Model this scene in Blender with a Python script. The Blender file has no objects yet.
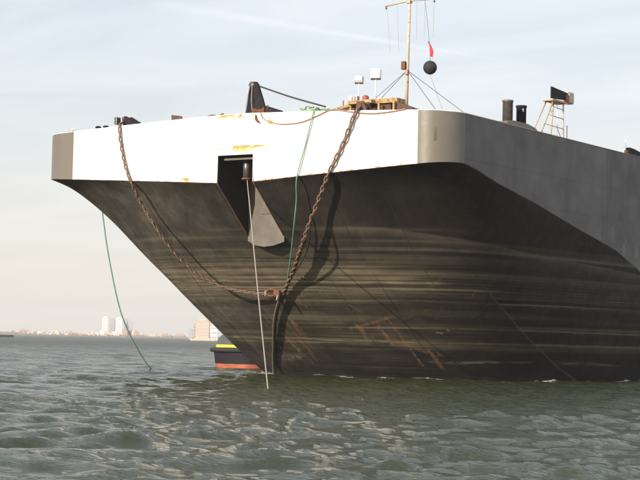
import bpy, math, random
import numpy as np
from mathutils import Vector, Matrix
random.seed(7); rng = np.random.default_rng(7)
R = math.radians
C = bpy.context.scene.collection
scene = bpy.context.scene

# ------------------------------------------------------------------ camera
TH = R(33.9)
CAM = Vector((45.6165, -61.5821, 1.83))
VD = Vector((-math.sin(TH), math.cos(TH), 0)); RT = Vector((math.cos(TH), math.sin(TH), 0))
pitch = math.atan(100/1714.0); roll = R(1.29)
fw = VD*math.cos(pitch) + Vector((0, 0, math.sin(pitch)))
u0 = -VD*math.sin(pitch) + Vector((0, 0, math.cos(pitch)))
cr = RT*math.cos(roll) + u0*math.sin(roll); cu = -RT*math.sin(roll) + u0*math.cos(roll)
cd = bpy.data.cameras.new('camera'); cam = bpy.data.objects.new('camera', cd); C.objects.link(cam)
cd.sensor_width = 36; cd.lens = 1714*36/640; cd.clip_start = 0.5; cd.clip_end = 20000
M = Matrix((cr, cu, -fw)).transposed().to_4x4(); M.translation = CAM
cam.matrix_world = M; scene.camera = cam

# ------------------------------------------------------------------ sky, sun, exposure
SUN_EL, SUN_AZ = R(18), R(7)
world = bpy.data.worlds.new("World"); scene.world = world; world.use_nodes = True
nt = world.node_tree; N = nt.nodes; L = nt.links; N.clear()
def nd(N, t, **k):
    n = N.new(t)
    for a, b in k.items(): setattr(n, a, b)
    return n
def mth(N, L, op, a, b=None, c=None, clamp=False):
    n = nd(N, 'ShaderNodeMath', operation=op); n.use_clamp = clamp
    for i, v in enumerate((a, b, c)):
        if v is None: continue
        if isinstance(v, (int, float)): n.inputs[i].default_value = v
        else: L.new(v, n.inputs[i])
    return n.outputs[0]
def mixc(N, L, fac, a, b, mode='MIX'):
    n = nd(N, 'ShaderNodeMix', data_type='RGBA', blend_type=mode)
    if isinstance(fac, (int, float)): n.inputs[0].default_value = fac
    else: L.new(fac, n.inputs[0])
    for s, v in ((n.inputs[6], a), (n.inputs[7], b)):
        if isinstance(v, tuple): s.default_value = v if len(v) == 4 else v+(1,)
        else: L.new(v, s)
    return n.outputs[2]
def ramp(N, L, fac, stops, interp='LINEAR'):
    n = nd(N, 'ShaderNodeValToRGB'); n.color_ramp.interpolation = interp
    e = n.color_ramp.elements
    while len(e) < len(stops): e.new(0.5)
    for q, (p, c) in zip(e, stops):
        q.position = p; q.color = (c, c, c, 1) if isinstance(c, (int, float)) else (c if len(c) == 4 else c+(1,))
    L.new(fac, n.inputs[0]); return n.outputs[0]
sky = nd(N, 'ShaderNodeTexSky', sky_type='NISHITA', sun_disc=False, sun_elevation=SUN_EL, sun_rotation=math.pi+SUN_AZ,
         air_density=1.0, dust_density=2.5, ozone_density=1.0)
tc = nd(N, 'ShaderNodeTexCoord')
sep = nd(N, 'ShaderNodeSeparateXYZ'); L.new(tc.outputs['Generated'], sep.inputs[0])
zz = mth(N, L, 'MAXIMUM', sep.outputs[2], 0.0)
zp = mth(N, L, 'ADD', zz, 0.10)
px = mth(N, L, 'DIVIDE', sep.outputs[0], zp); py = mth(N, L, 'DIVIDE', sep.outputs[1], zp)
comb = nd(N, 'ShaderNodeCombineXYZ'); L.new(px, comb.inputs[0]); L.new(py, comb.inputs[1])
mp = nd(N, 'ShaderNodeMapping'); mp.inputs['Rotation'].default_value = (0, 0, R(-38)); mp.inputs['Scale'].default_value = (0.9, 2.0, 1)
L.new(comb.outputs[0], mp.inputs[0])
n1 = nd(N, 'ShaderNodeTexNoise'); n1.inputs['Scale'].default_value = 0.9; n1.inputs['Detail'].default_value = 7; n1.inputs['Roughness'].default_value = 0.55; n1.inputs['Distortion'].default_value = 0.6
L.new(mp.outputs[0], n1.inputs[0])
cl = ramp(N, L, n1.outputs[0], [(0.36, 0.0), (0.66, 1.0)])
# condensation trail: a thin band of cloud along one great circle
def dirpix(x, y):
    d = fw + cr*((x-320)/1714) + cu*((240-y)/1714); return d.normalized()
ta, tb = dirpix(195, 10), dirpix(530, 65)
nrm = ta.cross(tb).normalized(); tdir = (tb-ta).normalized()
def dot(vec):
    n = nd(N, 'ShaderNodeVectorMath', operation='DOT_PRODUCT'); L.new(tc.outputs['Generated'], n.inputs[0]); n.inputs[1].default_value = vec
    return n.outputs['Value']
dd = mth(N, L, 'ABSOLUTE', dot(nrm)); al = dot(tdir)
along = mth(N, L, 'DIVIDE', mth(N, L, 'SUBTRACT', al, tdir.dot(ta)), tdir.dot(tb)-tdir.dot(ta))
wdt = mth(N, L, 'MULTIPLY_ADD', along, -0.0030, 0.0038)
wdt = mth(N, L, 'MAXIMUM', wdt, 0.0006)
trail = mth(N, L, 'SUBTRACT', 1.0, mth(N, L, 'DIVIDE', dd, wdt), clamp=True)
tw = ramp(N, L, mth(N, L, 'MULTIPLY_ADD', along, 0.5, 0.25), [(0.15, 0.0), (0.3, 1.0), (0.55, 1.0), (0.757, 0.0)])
tn = nd(N, 'ShaderNodeTexNoise'); tn.inputs['Scale'].default_value = 22; tn.inputs['Detail'].default_value = 4; L.new(tc.outputs['Generated'], tn.inputs[0])
trail = mth(N, L, 'MULTIPLY', mth(N, L, 'MULTIPLY', trail, tw), mth(N, L, 'MULTIPLY_ADD', tn.outputs[0], 1.2, -0.05), clamp=True)
lowf = ramp(N, L, zz, [(0.0, 1.0), (0.04, 0.9), (0.17, 0.0)])
veilcol = mixc(N, L, lowf, (6.2, 6.75, 7.4), (8.1, 7.65, 7.05))
thin = mixc(N, L, 0.72, sky.outputs[0], veilcol)
cloudcol = mixc(N, L, lowf, (8.0, 8.05, 8.15), (8.3, 7.9, 7.4))
c1 = mixc(N, L, mth(N, L, 'MULTIPLY', cl, mth(N, L, 'MULTIPLY_ADD', lowf, -0.35, 0.5)), thin, cloudcol)
c2 = mixc(N, L, mth(N, L, 'MULTIPLY', trail, 0.38), c1, (8.9, 8.9, 8.9))
bg = nd(N, 'ShaderNodeBackground'); bg.inputs[1].default_value = 0.10; L.new(c2, bg.inputs[0])
wo = nd(N, 'ShaderNodeOutputWorld'); L.new(bg.outputs[0], wo.inputs[0])

sl = bpy.data.lights.new('sun', 'SUN'); sl.energy = 4.4; sl.angle = R(0.5); sl.color = (1.0, 0.87, 0.70)
so = bpy.data.objects.new('sun', sl); C.objects.link(so)
SD = Vector((math.sin(SUN_AZ)*math.cos(SUN_EL), math.cos(SUN_AZ)*math.cos(SUN_EL), -math.sin(SUN_EL)))
so.rotation_euler = SD.to_track_quat('-Z', 'Y').to_euler(); so.location = (0, -60, 60)
vs = scene.view_settings; vs.view_transform = 'Standard'; vs.look = 'None'; vs.exposure = 0.42; vs.gamma = 1; vs.use_curve_mapping = False
scene.render.engine = 'CYCLES'
scene.cycles.volume_bounces = 0; scene.cycles.max_bounces = 6
scene.cycles.volume_step_rate = 5

# ------------------------------------------------------------------ helpers
def link(name, me, mat=None, parent=None):
    o = bpy.data.objects.new(name, me); C.objects.link(o)
    if mat is not None and me is not None and not me.materials: me.materials.append(mat)
    if parent is not None: o.parent = parent
    return o
def tag(o, label=None, cat=None, group=None, kind=None):
    if label: o['label'] = label
    if cat: o['category'] = cat
    if group: o['group'] = group
    if kind: o['kind'] = kind
    return o
def empty(name, loc=(0, 0, 0), rz=0):
    o = bpy.data.objects.new(name, None); C.objects.link(o); o.location = loc; o.rotation_euler.z = rz; o.empty_display_size = 0.2
    return o
class MB:
    def __init__(s): s.v = []; s.f = []
    def add(s, vs, fs):
        b = len(s.v); s.v += [tuple(q) for q in vs]; s.f += [tuple(b+i for i in f) for f in fs]; return s
    def box(s, c, d, rz=0, M=None, taper=1.0):
        x, y, z = d[0]/2, d[1]/2, d[2]/2; vs = []
        for k, sz in enumerate((-1, 1)):
            t = taper if k else 1
            for a, b in ((-1, -1), (1, -1), (1, 1), (-1, 1)):
                p = Vector((a*x*t, b*y*t, sz*z))
                if rz: p = Matrix.Rotation(rz, 3, 'Z') @ p
                if M: p = M @ p
                vs.append(p+Vector(c))
        return s.add(vs, [(3, 2, 1, 0), (4, 5, 6, 7), (0, 1, 5, 4), (1, 2, 6, 5), (2, 3, 7, 6), (3, 0, 4, 7)])
    def tube(s, pts, r, n=8, cap=True, closed=False):
        pts = [Vector(p) for p in pts]; m = len(pts); rr = r if isinstance(r, (list, tuple)) else [r]*m
        t = (pts[1]-pts[0]).normalized(); a = t.orthogonal().normalized(); rings = []; b = len(s.v)
        for i, p in enumerate(pts):
            if closed: d = pts[(i+1) % m]-pts[i-1]
            else: d = pts[min(i+1, m-1)]-pts[max(i-1, 0)]
            d.normalize(); a = (a-d*a.dot(d)).normalized(); c = d.cross(a)
            for k in range(n):
                q = 2*math.pi*k/n; s.v.append(tuple(p+(a*math.cos(q)+c*math.sin(q))*rr[i]))
        for i in range(m if closed else m-1):
            j = (i+1) % m
            for k in range(n):
                k2 = (k+1) % n; s.f.append((b+i*n+k, b+i*n+k2, b+j*n+k2, b+j*n+k))
        if cap and not closed:
            s.f.append(tuple(b+k for k in range(n))[::-1]); s.f.append(tuple(b+(m-1)*n+k for k in range(n)))
        return s
    def lathe(s, c, prof, n=16, M=None):
        b = len(s.v); c = Vector(c)
        for rr, z in prof:
            for k in range(n):
                q = 2*math.pi*k/n; p = Vector((rr*math.cos(q), rr*math.sin(q), z))
                if M: p = M @ p
                s.v.append(tuple(p+c))
        for i in range(len(prof)-1):
            for k in range(n):
                k2 = (k+1) % n; s.f.append((b+i*n+k, b+i*n+k2, b+(i+1)*n+k2, b+(i+1)*n+k))
        s.f.append(tuple(b+k for k in range(n))[::-1]); s.f.append(tuple(b+(len(prof)-1)*n+k for k in range(n)))
        return s
    def prism(s, poly, d):
        """poly: list of 3d points, d: extrusion vector"""
        n = len(poly); a = [Vector(p) for p in poly]; e = Vector(d)
        return s.add(a+[p+e for p in a], [tuple(range(n))[::-1], tuple(range(n, 2*n))]+[(i, (i+1) % n, n+(i+1) % n, n+i) for i in range(n)])
    def mesh(s, name, smooth=False):
        me = bpy.data.meshes.new(name); me.from_pydata(s.v, [], s.f); me.update()
        if smooth: me.shade_smooth() if hasattr(me, 'shade_smooth') else None
        return me
    def build(s, name, mat, parent=None, smooth=False, bevel=0):
        o = link(name, s.mesh(name, smooth), mat, parent)
        if bevel:
            m = o.modifiers.new('bevel', 'BEVEL'); m.width = bevel; m.segments = 2; m.limit_method = 'ANGLE'
        return o
def spline(pts, n=12):
    P = [Vector(p) for p in pts]; out = []
    for i in range(len(P)-1):
        p0 = P[max(i-1, 0)]; p1 = P[i]; p2 = P[i+1]; p3 = P[min(i+2, len(P)-1)]
        for k in range(n):
            t = k/n
            out.append(0.5*((2*p1)+(p2-p0)*t+(2*p0-5*p1+4*p2-p3)*t*t+(3*p1-p0-3*p2+p3)*t**3))
    out.append(P[-1]); return out
def gridmesh(name, P, mask=None, flip=False, col=None, smooth=True):
    """P (n,m,3) array -> quad grid mesh, mask (n-1,m-1) True=keep"""
    n, m = P.shape[:2]; idx = np.arange(n*m).reshape(n, m)
    q = np.stack([idx[:-1, :-1], idx[1:, :-1], idx[1:, 1:], idx[:-1, 1:]], -1)
    if mask is not None: q = q[mask]
    q = q.reshape(-1, 4)
    if flip: q = q[:, ::-1]
    me = bpy.data.meshes.new(name); me.vertices.add(n*m); me.vertices.foreach_set('co', P.reshape(-1).astype(np.float32))
    me.loops.add(q.size); me.loops.foreach_set('vertex_index', q.reshape(-1).astype(np.int32))
    me.polygons.add(len(q)); me.polygons.foreach_set('loop_start', (np.arange(len(q))*4).astype(np.int32))
    me.polygons.foreach_set('loop_total', np.full(len(q), 4, np.int32))
    me.polygons.foreach_set('use_smooth', np.full(len(q), smooth))
    me.update(calc_edges=True)
    if col is not None:
        ca = me.color_attributes.new('paint', 'FLOAT_COLOR', 'POINT')
        c4 = np.ones((n*m, 4), np.float32); c4[:, :col.shape[-1]] = col.reshape(-1, col.shape[-1]); ca.data.foreach_set('color', c4.reshape(-1))
    return me
_lat = {}
def vn(x, y, seed=0):
    """smooth 2d value noise 0..1"""
    if seed not in _lat: _lat[seed] = np.random.default_rng(seed+100).random((256, 256))
    T = _lat[seed]; xi = np.floor(x).astype(int); yi = np.floor(y).astype(int); fx = x-xi; fy = y-yi
    fx = fx*fx*(3-2*fx); fy = fy*fy*(3-2*fy)
    a = T[xi % 256, yi % 256]; b = T[(xi+1) % 256, yi % 256]; c = T[xi % 256, (yi+1) % 256]; d = T[(xi+1) % 256, (yi+1) % 256]
    return (a*(1-fx)+b*fx)*(1-fy)+(c*(1-fx)+d*fx)*fy
def fbm(x, y, seed=0, o=4):
    s = 0; a = 0.5; t = 0
    for i in range(o): s = s+a*vn(x*2**i, y*2**i, seed+i); t += a; a *= 0.55
    return s/t
def sst(a, b, x): x = np.clip((x-a)/(b-a), 0, 1); return x*x*(3-2*x)

# ------------------------------------------------------------------ materials
def mat(name, col, rough=0.6, metal=0.0, var=0.25, scale=6.0, bump=0.15, bscale=40.0, rust=0.0, attr=False, spec=0.5, rustcol=(0.20, 0.075, 0.03)):
    m = bpy.data.materials.new(name); m.use_nodes = True; N = m.node_tree.nodes; L = m.node_tree.links
    b = N['Principled BSDF']; tc = nd(N, 'ShaderNodeTexCoord')
    n = nd(N, 'ShaderNodeTexNoise'); n.inputs['Scale'].default_value = scale; n.inputs['Detail'].default_value = 6; n.inputs['Roughness'].default_value = 0.6
    L.new(tc.outputs['Object'], n.inputs[0])
    if attr:
        a = nd(N, 'ShaderNodeVertexColor'); a.layer_name = 'paint'; base = a.outputs[0]
    else: base = tuple(col)+(1,)
    f = ramp(N, L, n.outputs[0], [(0.25, 1-var), (0.75, 1+var*0.6)])
    c = mixc(N, L, 1.0, base, f, 'MULTIPLY')
    if rust > 0:
        n2 = nd(N, 'ShaderNodeTexNoise'); n2.inputs['Scale'].default_value = scale*2.3; n2.inputs['Detail'].default_value = 8; n2.inputs['Roughness'].default_value = 0.7
        L.new(tc.outputs['Object'], n2.inputs[0])
        rf = ramp(N, L, n2.outputs[0], [(0.62-rust*0.35, 0.0), (0.68-rust*0.3, 1.0)])
        c = mixc(N, L, rf, c, tuple(rustcol))
    L.new(c, b.inputs['Base Color'])
    rr = ramp(N, L, n.outputs[0], [(0.2, min(1, rough*1.25)), (0.8, rough*0.8)]); L.new(rr, b.inputs['Roughness'])
    b.inputs['Metallic'].default_value = metal; b.inputs['Specular IOR Level'].default_value = spec
    if bump:
        n3 = nd(N, 'ShaderNodeTexNoise'); n3.inputs['Scale'].default_value = bscale; n3.inputs['Detail'].default_value = 4
        L.new(tc.outputs['Object'], n3.inputs[0])
        bp = nd(N, 'ShaderNodeBump'); bp.inputs['Strength'].default_value = bump; bp.inputs['Distance'].default_value = 0.02
        L.new(n3.outputs[0], bp.inputs['Height']); L.new(bp.outputs[0], b.inputs['Normal'])
    return m
m_rake = mat('weathered_hull_paint', (0, 0, 0), 0.75, attr=True, var=0.22, scale=2.2, bump=0.35, bscale=9, spec=0.22)
def scum_lines(m):
    N = m.node_tree.nodes; L = m.node_tree.links; b = N['Principled BSDF']; src = b.inputs['Base Color'].links[0].from_socket
    tc = nd(N, 'ShaderNodeTexCoord'); a = nd(N, 'ShaderNodeVertexColor'); a.layer_name = 'paint'; out = src
    for sc, k, lo, hi, col, amt in ((.5, 24, .54, .63, (0.34, 0.29, 0.20), .85), (.7, 75, .54, .62, (0.34, 0.29, 0.21), .85), (.8, 18, .54, .66, (0.020, 0.018, 0.016), .6)):
        mp = nd(N, 'ShaderNodeMapping'); mp.inputs['Scale'].default_value = (.13*sc, .02, k); mp.inputs['Location'].default_value = (sc*7, 3, sc); mp.inputs['Rotation'].default_value = (0, R(.25), 0); L.new(tc.outputs['Object'], mp.inputs[0])
        n = nd(N, 'ShaderNodeTexNoise'); n.inputs['Scale'].default_value = 1; n.inputs['Detail'].default_value = 3; n.inputs['Roughness'].default_value = .6; L.new(mp.outputs[0], n.inputs[0])
        f = ramp(N, L, n.outputs[0], [(lo, 0.0), (hi, amt)]); f = mth(N, L, 'MULTIPLY', f, a.outputs['Alpha'])
        out = mixc(N, L, f, out, col)
    L.new(out, b.inputs['Base Color'])
scum_lines(m_rake)
m_white = mat('white_hull_paint', (0, 0, 0), 0.45, attr=True, var=0.06, scale=1.5, bump=0.12, bscale=3)
m_rakeweld = mat('dark_weld_paint', (0.045, 0.039, 0.033), 0.8, var=0.5, scale=1.5)
m_grey = mat('grey_hull_paint', (0.150, 0.134, 0.114), 0.42, var=0.12, scale=1.1, bump=0.18, bscale=4, spec=0.4)
m_side = mat('grey_side_paint', (0, 0, 0), 0.5, attr=True, var=0.12, scale=0.9, bump=0.2, bscale=3, spec=0.4)
m_deck = mat('deck_paint', (0.12, 0.07, 0.05), 0.8, rust=0.5)
m_rust = mat('rust', (0.16, 0.065, 0.03), 0.85, var=0.5, scale=14)
m_chain = mat('rusty_chain', (0.17, 0.112, 0.088), 0.7, var=0.6, scale=9, rust=0.30, rustcol=(0.25, 0.125, 0.075), bump=0.4)
m_darkchain = mat('dark_chain', (0.035, 0.028, 0.022), 0.6, var=0.5, scale=9, rust=0.15)  # near-black colour for the bunched slack chain
m_black = mat('black_steel', (0.014, 0.013, 0.018), 0.7, var=0.3, rust=0.04, spec=0.2)
m_rubber = mat('black_rubber', (0.02, 0.019, 0.018), 0.75, var=0.3)
m_yellow = mat('faded_yellow_paint', (0.40, 0.28, 0.12), 0.6, rust=0.35, scale=4, var=0.2)
m_cream = mat('cream_paint', (0.55, 0.50, 0.36), 0.5, var=0.15, rust=0.12, scale=5)
m_mast = mat('mast_paint', (0.52, 0.44, 0.35), 0.6, rust=0.15, scale=2.5, rustcol=(0.30, 0.15, 0.08))
m_wht = mat('white_paint', (0.78, 0.78, 0.76), 0.45, var=0.08)
m_lamp = mat('lamp_housing', (0.42, 0.40, 0.36), 0.4, var=0.15)
m_glass = mat('lamp_glass', (0.75, 0.78, 0.80), 0.12, var=0.05, bump=0)
m_red = mat('faded_red_paint', (0.30, 0.085, 0.06), 0.6, var=0.3, rust=0.2)
m_flag = mat('red_cloth', (0.62, 0.05, 0.06), 0.8, var=0.15)
m_green = mat('green_rope', (0.16, 0.36, 0.27), 0.8, var=0.3, scale=20, bump=0.5, bscale=80)
m_tarp = mat('pale_green_rope', (0.30, 0.45, 0.33), 0.85, var=0.35, scale=8, bump=0.5)
m_hemp = mat('pale_rope', (0.34, 0.30, 0.245), 0.85, var=0.25, scale=20, bump=0.5, bscale=80)
m_orange = mat('orange_hose', (0.36, 0.22, 0.15), 0.6, var=0.3, scale=3)
m_wire = mat('steel_wire', (0.05, 0.05, 0.055), 0.5, metal=0.3)
m_steel = mat('pipe_steel', (0.16, 0.15, 0.145), 0.35, metal=0.55, var=0.35, scale=5, rust=0.12)
m_latt = mat('orange_peach_paint', (0.56, 0.42, 0.30), 0.65, rust=0.2, scale=5)
m_brown = mat('brown_steel', (0.10, 0.055, 0.04), 0.8, var=0.4)

# ------------------------------------------------------------------ hull form
WR, WL, RC = 10.5, 12.4, 1.45
def Wf(u): return np.where(u >= 0, WR, WL)
def t0(u):
    a = np.abs(u); w = Wf(u); e = np.clip(a-(w-RC), 0, RC)
    return -0.6*(1-np.minimum(a/(w-RC), 1)**2)+RC-np.sqrt(np.maximum(RC*RC-e*e, 0))
zc_t = [0, 2.6, 5, 8, 11.6, 15, 18, 22, 34]; zc_z = [8.7, 6.4, 4.65, 2.4, 0.0, -1.9, -2.9, -3.4, -3.5]
zk_t = [0, 1.3, 2.9, 6.8, 11, 15.5, 18.5, 22, 26, 30, 34]; zk_z = [9.4, 9.2, 8.84, 8.21, 7.4, 6.61, 5.7, 4.2, 2.2, -.2, -3.4]
_tt = np.linspace(0, 34, 341); _k = np.exp(-np.linspace(-2.2, 2.2, 23)**2); _k /= _k.sum()
def _sm(a, b):
    y = np.interp(_tt, a, b); yp = np.pad(y, 11, mode='reflect', reflect_type='odd'); return np.convolve(yp, _k, 'valid')
_zc = _sm(zc_t, zc_z); _zk = _sm(zk_t, zk_z)
def nn(u, tau): x = np.clip(tau/6, 0, 1); return 1.0+np.where(u < 0, 3.6, 4.0)*x*x*(3-2*x)
def Zh(u, tau):
    s = np.abs(u)/Wf(u); c = np.interp(tau, _tt, _zc); k = np.interp(tau, _tt, _zk)
    return c+(k-c)*s**nn(u, tau)
def ztop(u): return 11.82-0.30*np.abs(u)/Wf(u)

barge = tag(empty('barge', (0, 0, 0)), 'huge raked barge bow with white front, grey corners and scum streaked dark rake', 'barge')

# rake (sloping bow bottom)
uu = np.unique(np.concatenate([np.linspace(-WL, WR, 440), np.linspace(5.5, 9, 170), np.linspace(9, 10.49, 240), [-1, 1], WR-np.geomspace(0.004, 0.6, 14), -WL+np.geomspace(0.004, 0.6, 14)]))
ta_ = np.unique(np.concatenate([np.linspace(0, 12, 430), [2.47], np.linspace(12, 21, 160), np.linspace(21, 34, 60)]))
U, T = np.meshgrid(uu, ta_, indexing='ij'); Zr = Zh(U, T)
# slight dishing of the plates between the frames
dent = (vn(U*0.9, T*0.9, 3)-0.5)*0.035*sst(0, 1, T)*sst(0, 1, WR-U)*sst(0, 1, U+WL)
P = np.stack([U, t0(U)+T, Zr+dent], -1)
um = (uu[:-1]+uu[1:])/2; tm = (ta_[:-1]+ta_[1:])/2
keep = ~((np.abs(um)[:, None] < 1.0) & (tm[None, :] < 2.47))
_ptab = np.random.default_rng(77).random((32, 32))
def rake_paint():
    z = Zr; u = U; t = T
    zt = z+0.006*u
    base = np.array([0.086, 0.076, 0.065])
    g = 0.42+0.50*fbm(u*0.5, t*0.6, 10)+0.35*(fbm(u*2.2, z*1.2, 20)-.5)
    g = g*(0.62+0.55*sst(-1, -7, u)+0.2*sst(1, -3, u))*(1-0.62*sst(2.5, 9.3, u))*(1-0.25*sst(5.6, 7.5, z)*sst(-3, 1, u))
    c = base[None, None, :]*g[..., None]
    brown = sst(0.4, 0.7, fbm(u*0.35+5, t*0.35, 24))*sst(1, 4, u)
    c = c*(1+np.array([0.0, -.05, -.09])*sst(0, 6, u)[..., None])
    pu = np.floor((u+0.35*np.floor(t/2.3))/2.35).astype(int); pt = np.floor(t/2.3).astype(int); ptone = _ptab[pu % 32, pt % 32]; c = c*(0.84+0.32*ptone)[..., None]
    c = c*(0.8+0.45*sst(.35, .7, fbm(u*1.4, t*1.8, 130, 5)))[..., None]
    c = c*(1-brown[..., None]*0.35)+np.array([0.042, 0.029, 0.023])*0.35*brown[..., None]
    # vertical run-down grime from the knuckle
    rd = fbm(u*6, t*0.35, 30); c *= (0.82+0.36*rd)[..., None]
    def lay(mask, col):
        nonlocal c
        mk = np.clip(mask, 0, 1)[..., None]; c = c*(1-mk)+np.array(col)*mk
    # horizontal scum lines left at old waterlines
    fz = lambda s, k, w: vn(zt*k+0.15*vn(u*0.4, z*0, s+3), u*w, s)
    zone = sst(3.4, 4.1, zt)*(1-sst(5.0, 5.7, zt))
    fade = 1-0.9*sst(2.5, 8, u)-0.2*sst(-1, -6, u)
    st = sst(0.35, 0.8, fz(40, 5, 0.06))*0.32
    lay(zone*st*fade*(0.8+0.3*fbm(u*0.3, z*3, 44)), (0.40, 0.345, 0.225))
    st2 = sst(0.60, 0.9, fz(45, 6, 0.15))
    lay(st2*0.32*(1-sst(6.6, 7.0, zt))*sst(1.7, 2.0, zt), (0.21, 0.18, 0.125))
    dk = sst(0.60, 0.8, fz(46, 7, 0.08)); lay(dk*0.35*(1-sst(6.6, 7.2, zt)), (0.025, 0.023, 0.022))
    def line(zv, w, a, col=(0.30, 0.255, 0.165), u0=-20, u1=20, s=50):
        zl = zv+0.05*(vn(u*0.5, u*0, s)-.5)
        lay(np.exp(-((zt-zl)/w)**2)*a*sst(u0-.6, u0+.6, u)*(1-sst(u1-.6, u1+.6, u))*(0.35+0.9*vn(u*1.6, z*2, s+1)), col)
    line(4.55, 0.05, 0.9, u1=7, s=51); line(4.75, 0.06, 0.7, u1=6, s=52); line(4.28, 0.035, 0.9, s=53, u1=8.5); line(5.02, 0.10, 0.6, u1=5, s=54)
    line(3.72, 0.03, 0.55, s=55); line(2.52, 0.03, 0.75, u0=3, s=56); line(1.85, 0.045, 0.9, s=57); line(1.66, 0.13, 0.6, u0=3, s=58)
    line(5.95, 0.05, 0.2, s=59); line(4.40, 0.03, 0.9, (0.03, 0.026, 0.022), s=60); line(6.15, 0.12, 0.55, (0.03, 0.027, 0.024), u0=-7, u1=9, s=61)
    # old arc shaped scum edge on the right half
    za = np.interp(u, [-1, 5.8, 8.6, 9.4, 10.1, 10.5], [6.9, 6.8, 6.4, 6.2, 5.8, 5.45])
    lay(np.exp(-np.where(z > za, (z-za)/0.05, (za-z)/0.28)**2)*0.5*sst(1.5, 4.5, u), (0.135, 0.112, 0.088))
    lay(sst(0.0, 0.9, za-z-0.2)*(1-sst(0.9, 1.7, za-z-0.2))*0.45*sst(1.5, 4.5, u), (0.026, 0.023, 0.022))
    # wet dark belt at the water
    wet = 1-sst(1.25, 1.62, zt+0.25*(fbm(u*1.2, z*2, 62)-.5))
    wet = wet*(0.55+0.45*sst(-1.6, -1.2, u))
    lay(wet*0.88, (0.018, 0.016, 0.015)); lay((1-sst(0.25, 0.75, z+0.3*(fbm(u, z, 63)-.5)))*0.8, (0.010, 0.010, 0.009))
    # darker plates bounded by straight fore and aft seams
    lay(((u > -1.36) & (zt < 1.75))*0.6, (0.014, 0.012, 0.012))
    lay(((u < 8.33) & (u > 2.0) & (zt < 4.15) & (zt > 1.75))*0.62*sst(2, 7, u), (0.020, 0.017, 0.016))
    for us, s in ((8.33, 0), (-1.36, 1), (3.4, 2), (-6.4, 3)):
        lay(np.exp(-((u-us)/0.025)**2)*(0.6*sst(6.5, 8.5, t) if s == 0 else .3), (0.13, 0.105, 0.08) if s < 2 else (0.02, 0.018, 0.016))
    for zs in (7.6, ):
        lay(np.exp(-((z-zs)/0.02)**2)*0.25, (0.03, 0.028, 0.025))
    # rust coloured scrapes, running down the slope
    rs = np.random.default_rng(5)
    def scrape(ua, ta, ub, tb, w, a, col=(0.26, 0.145, 0.075)):
        w = w*0.85
        L2 = (ub-ua)**2+(tb-ta)**2; k = np.clip(((u-ua)*(ub-ua)+(t-ta)*(tb-ta))/L2, 0, 1)
        d = np.hypot(u-ua-k*(ub-ua), t-ta-k*(tb-ta)); br = sst(0.30, 0.58, fbm(u*11, t*5, 70))
        lay(np.exp(-(d/w)**2)*a*br*.8, col)
    scrape(1.15, 8.0, 3.7, 7.3, .09, .9); scrape(1.6, 7.7, 1.6, 8.8, .10, .9); scrape(1.75, 8.0, 1.9, 8.7, .16, .7)
    scrape(2.8, 7.9, 2.8, 9.0, .14, .95); scrape(3.55, 7.3, 3.6, 10.6, .06, .9); scrape(2.75, 8.4, 4.6, 10.0, .10, .45)
    scrape(4.55, 9.6, 4.5, 10.8, .14, .7); scrape(4.1, 9.5, 4.9, 9.9, .12, .5); scrape(3.2, 9.0, 3.7, 9.2, .10, .6)
    scrape(5.5, 8.5, 5.7, 8.6, .05, .9, (.4, .3, .2)); scrape(6.0, 8.5, 6.15, 8.6, .05, .9, (.4, .3, .2))
    for i in range(22):
        ua = rs.uniform(-4.1, -1.6); t1 = rs.uniform(6.6, 9.0); scrape(ua, t1, ua+rs.uniform(-.1, .25), t1+rs.uniform(.5, 1.9), rs.uniform(.03, .07), rs.uniform(.5, .95))
    for i in range(26):
        ua = rs.uniform(-6.0, 1.5); t1 = rs.uniform(2.8, 6.4); scrape(ua, t1, ua+rs.uniform(-.15, .3), t1+rs.uniform(.6, 2.6), rs.uniform(.02, .04), rs.uniform(.25, .6), (0.30, 0.185, 0.095))
    for i in range(70):
        ua = rs.uniform(-7, 8); t1 = rs.uniform(5.6, 9); scrape(ua, t1, ua+rs.uniform(-1.2, 1.4), t1+rs.uniform(-.5, .6), rs.uniform(.014, .03), rs.uniform(.2, .55), (0.22, 0.18, 0.125))
    scrape(-1.2, 5.6, -0.6, 6.6, .16, .7); scrape(-0.9, 5.9, 0.1, 5.2, .05, .5)
    # pale salt marks close to the water
    lay(np.exp(-((z-0.86-0.1*vn(u*1.5, u*0, 81))/0.07)**2)*sst(.45, .65, fbm(u*1.6, z*5, 80))*0.8*sst(3.5, 5, u), (0.22, 0.19, 0.15))
    lay(np.exp(-((z-0.95)/0.14)**2)*sst(.35, .6, fbm(u*2.5, z*5, 82))*0.75*(np.abs(u+4.3) < 1.1), (0.21, 0.19, 0.16))
    for us in np.arange(-11.75, 10, 2.35): lay(np.exp(-((u-us)/0.018)**2)*.22*sst(.3, .6, fbm(u*2, t*1.2, 140)), (0.02, .018, .016))
    for ts_ in (2.3, 4.6, 6.9, 9.2): lay(np.exp(-((t-ts_)/0.018)**2)*.25*sst(.3, .6, fbm(u*1.2, t*2, 141)), (0.02, .018, .016))
    # rusty edge along the knuckle
    lay((1-sst(0.02, 0.07, t))*sst(0.35, 0.6, vn(u*3, u*0, 90))*0.8*(1-sst(9, 9.1, u)), (0.27, 0.13, 0.06))
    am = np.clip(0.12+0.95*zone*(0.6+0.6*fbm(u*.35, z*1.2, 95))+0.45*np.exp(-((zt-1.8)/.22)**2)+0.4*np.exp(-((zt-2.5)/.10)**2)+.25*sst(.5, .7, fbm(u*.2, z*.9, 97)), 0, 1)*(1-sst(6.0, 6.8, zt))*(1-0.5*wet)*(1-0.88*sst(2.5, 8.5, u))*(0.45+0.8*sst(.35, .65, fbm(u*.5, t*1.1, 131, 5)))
    return np.concatenate([np.clip(c, 0.004, 1), am[..., None]], -1)
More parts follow.
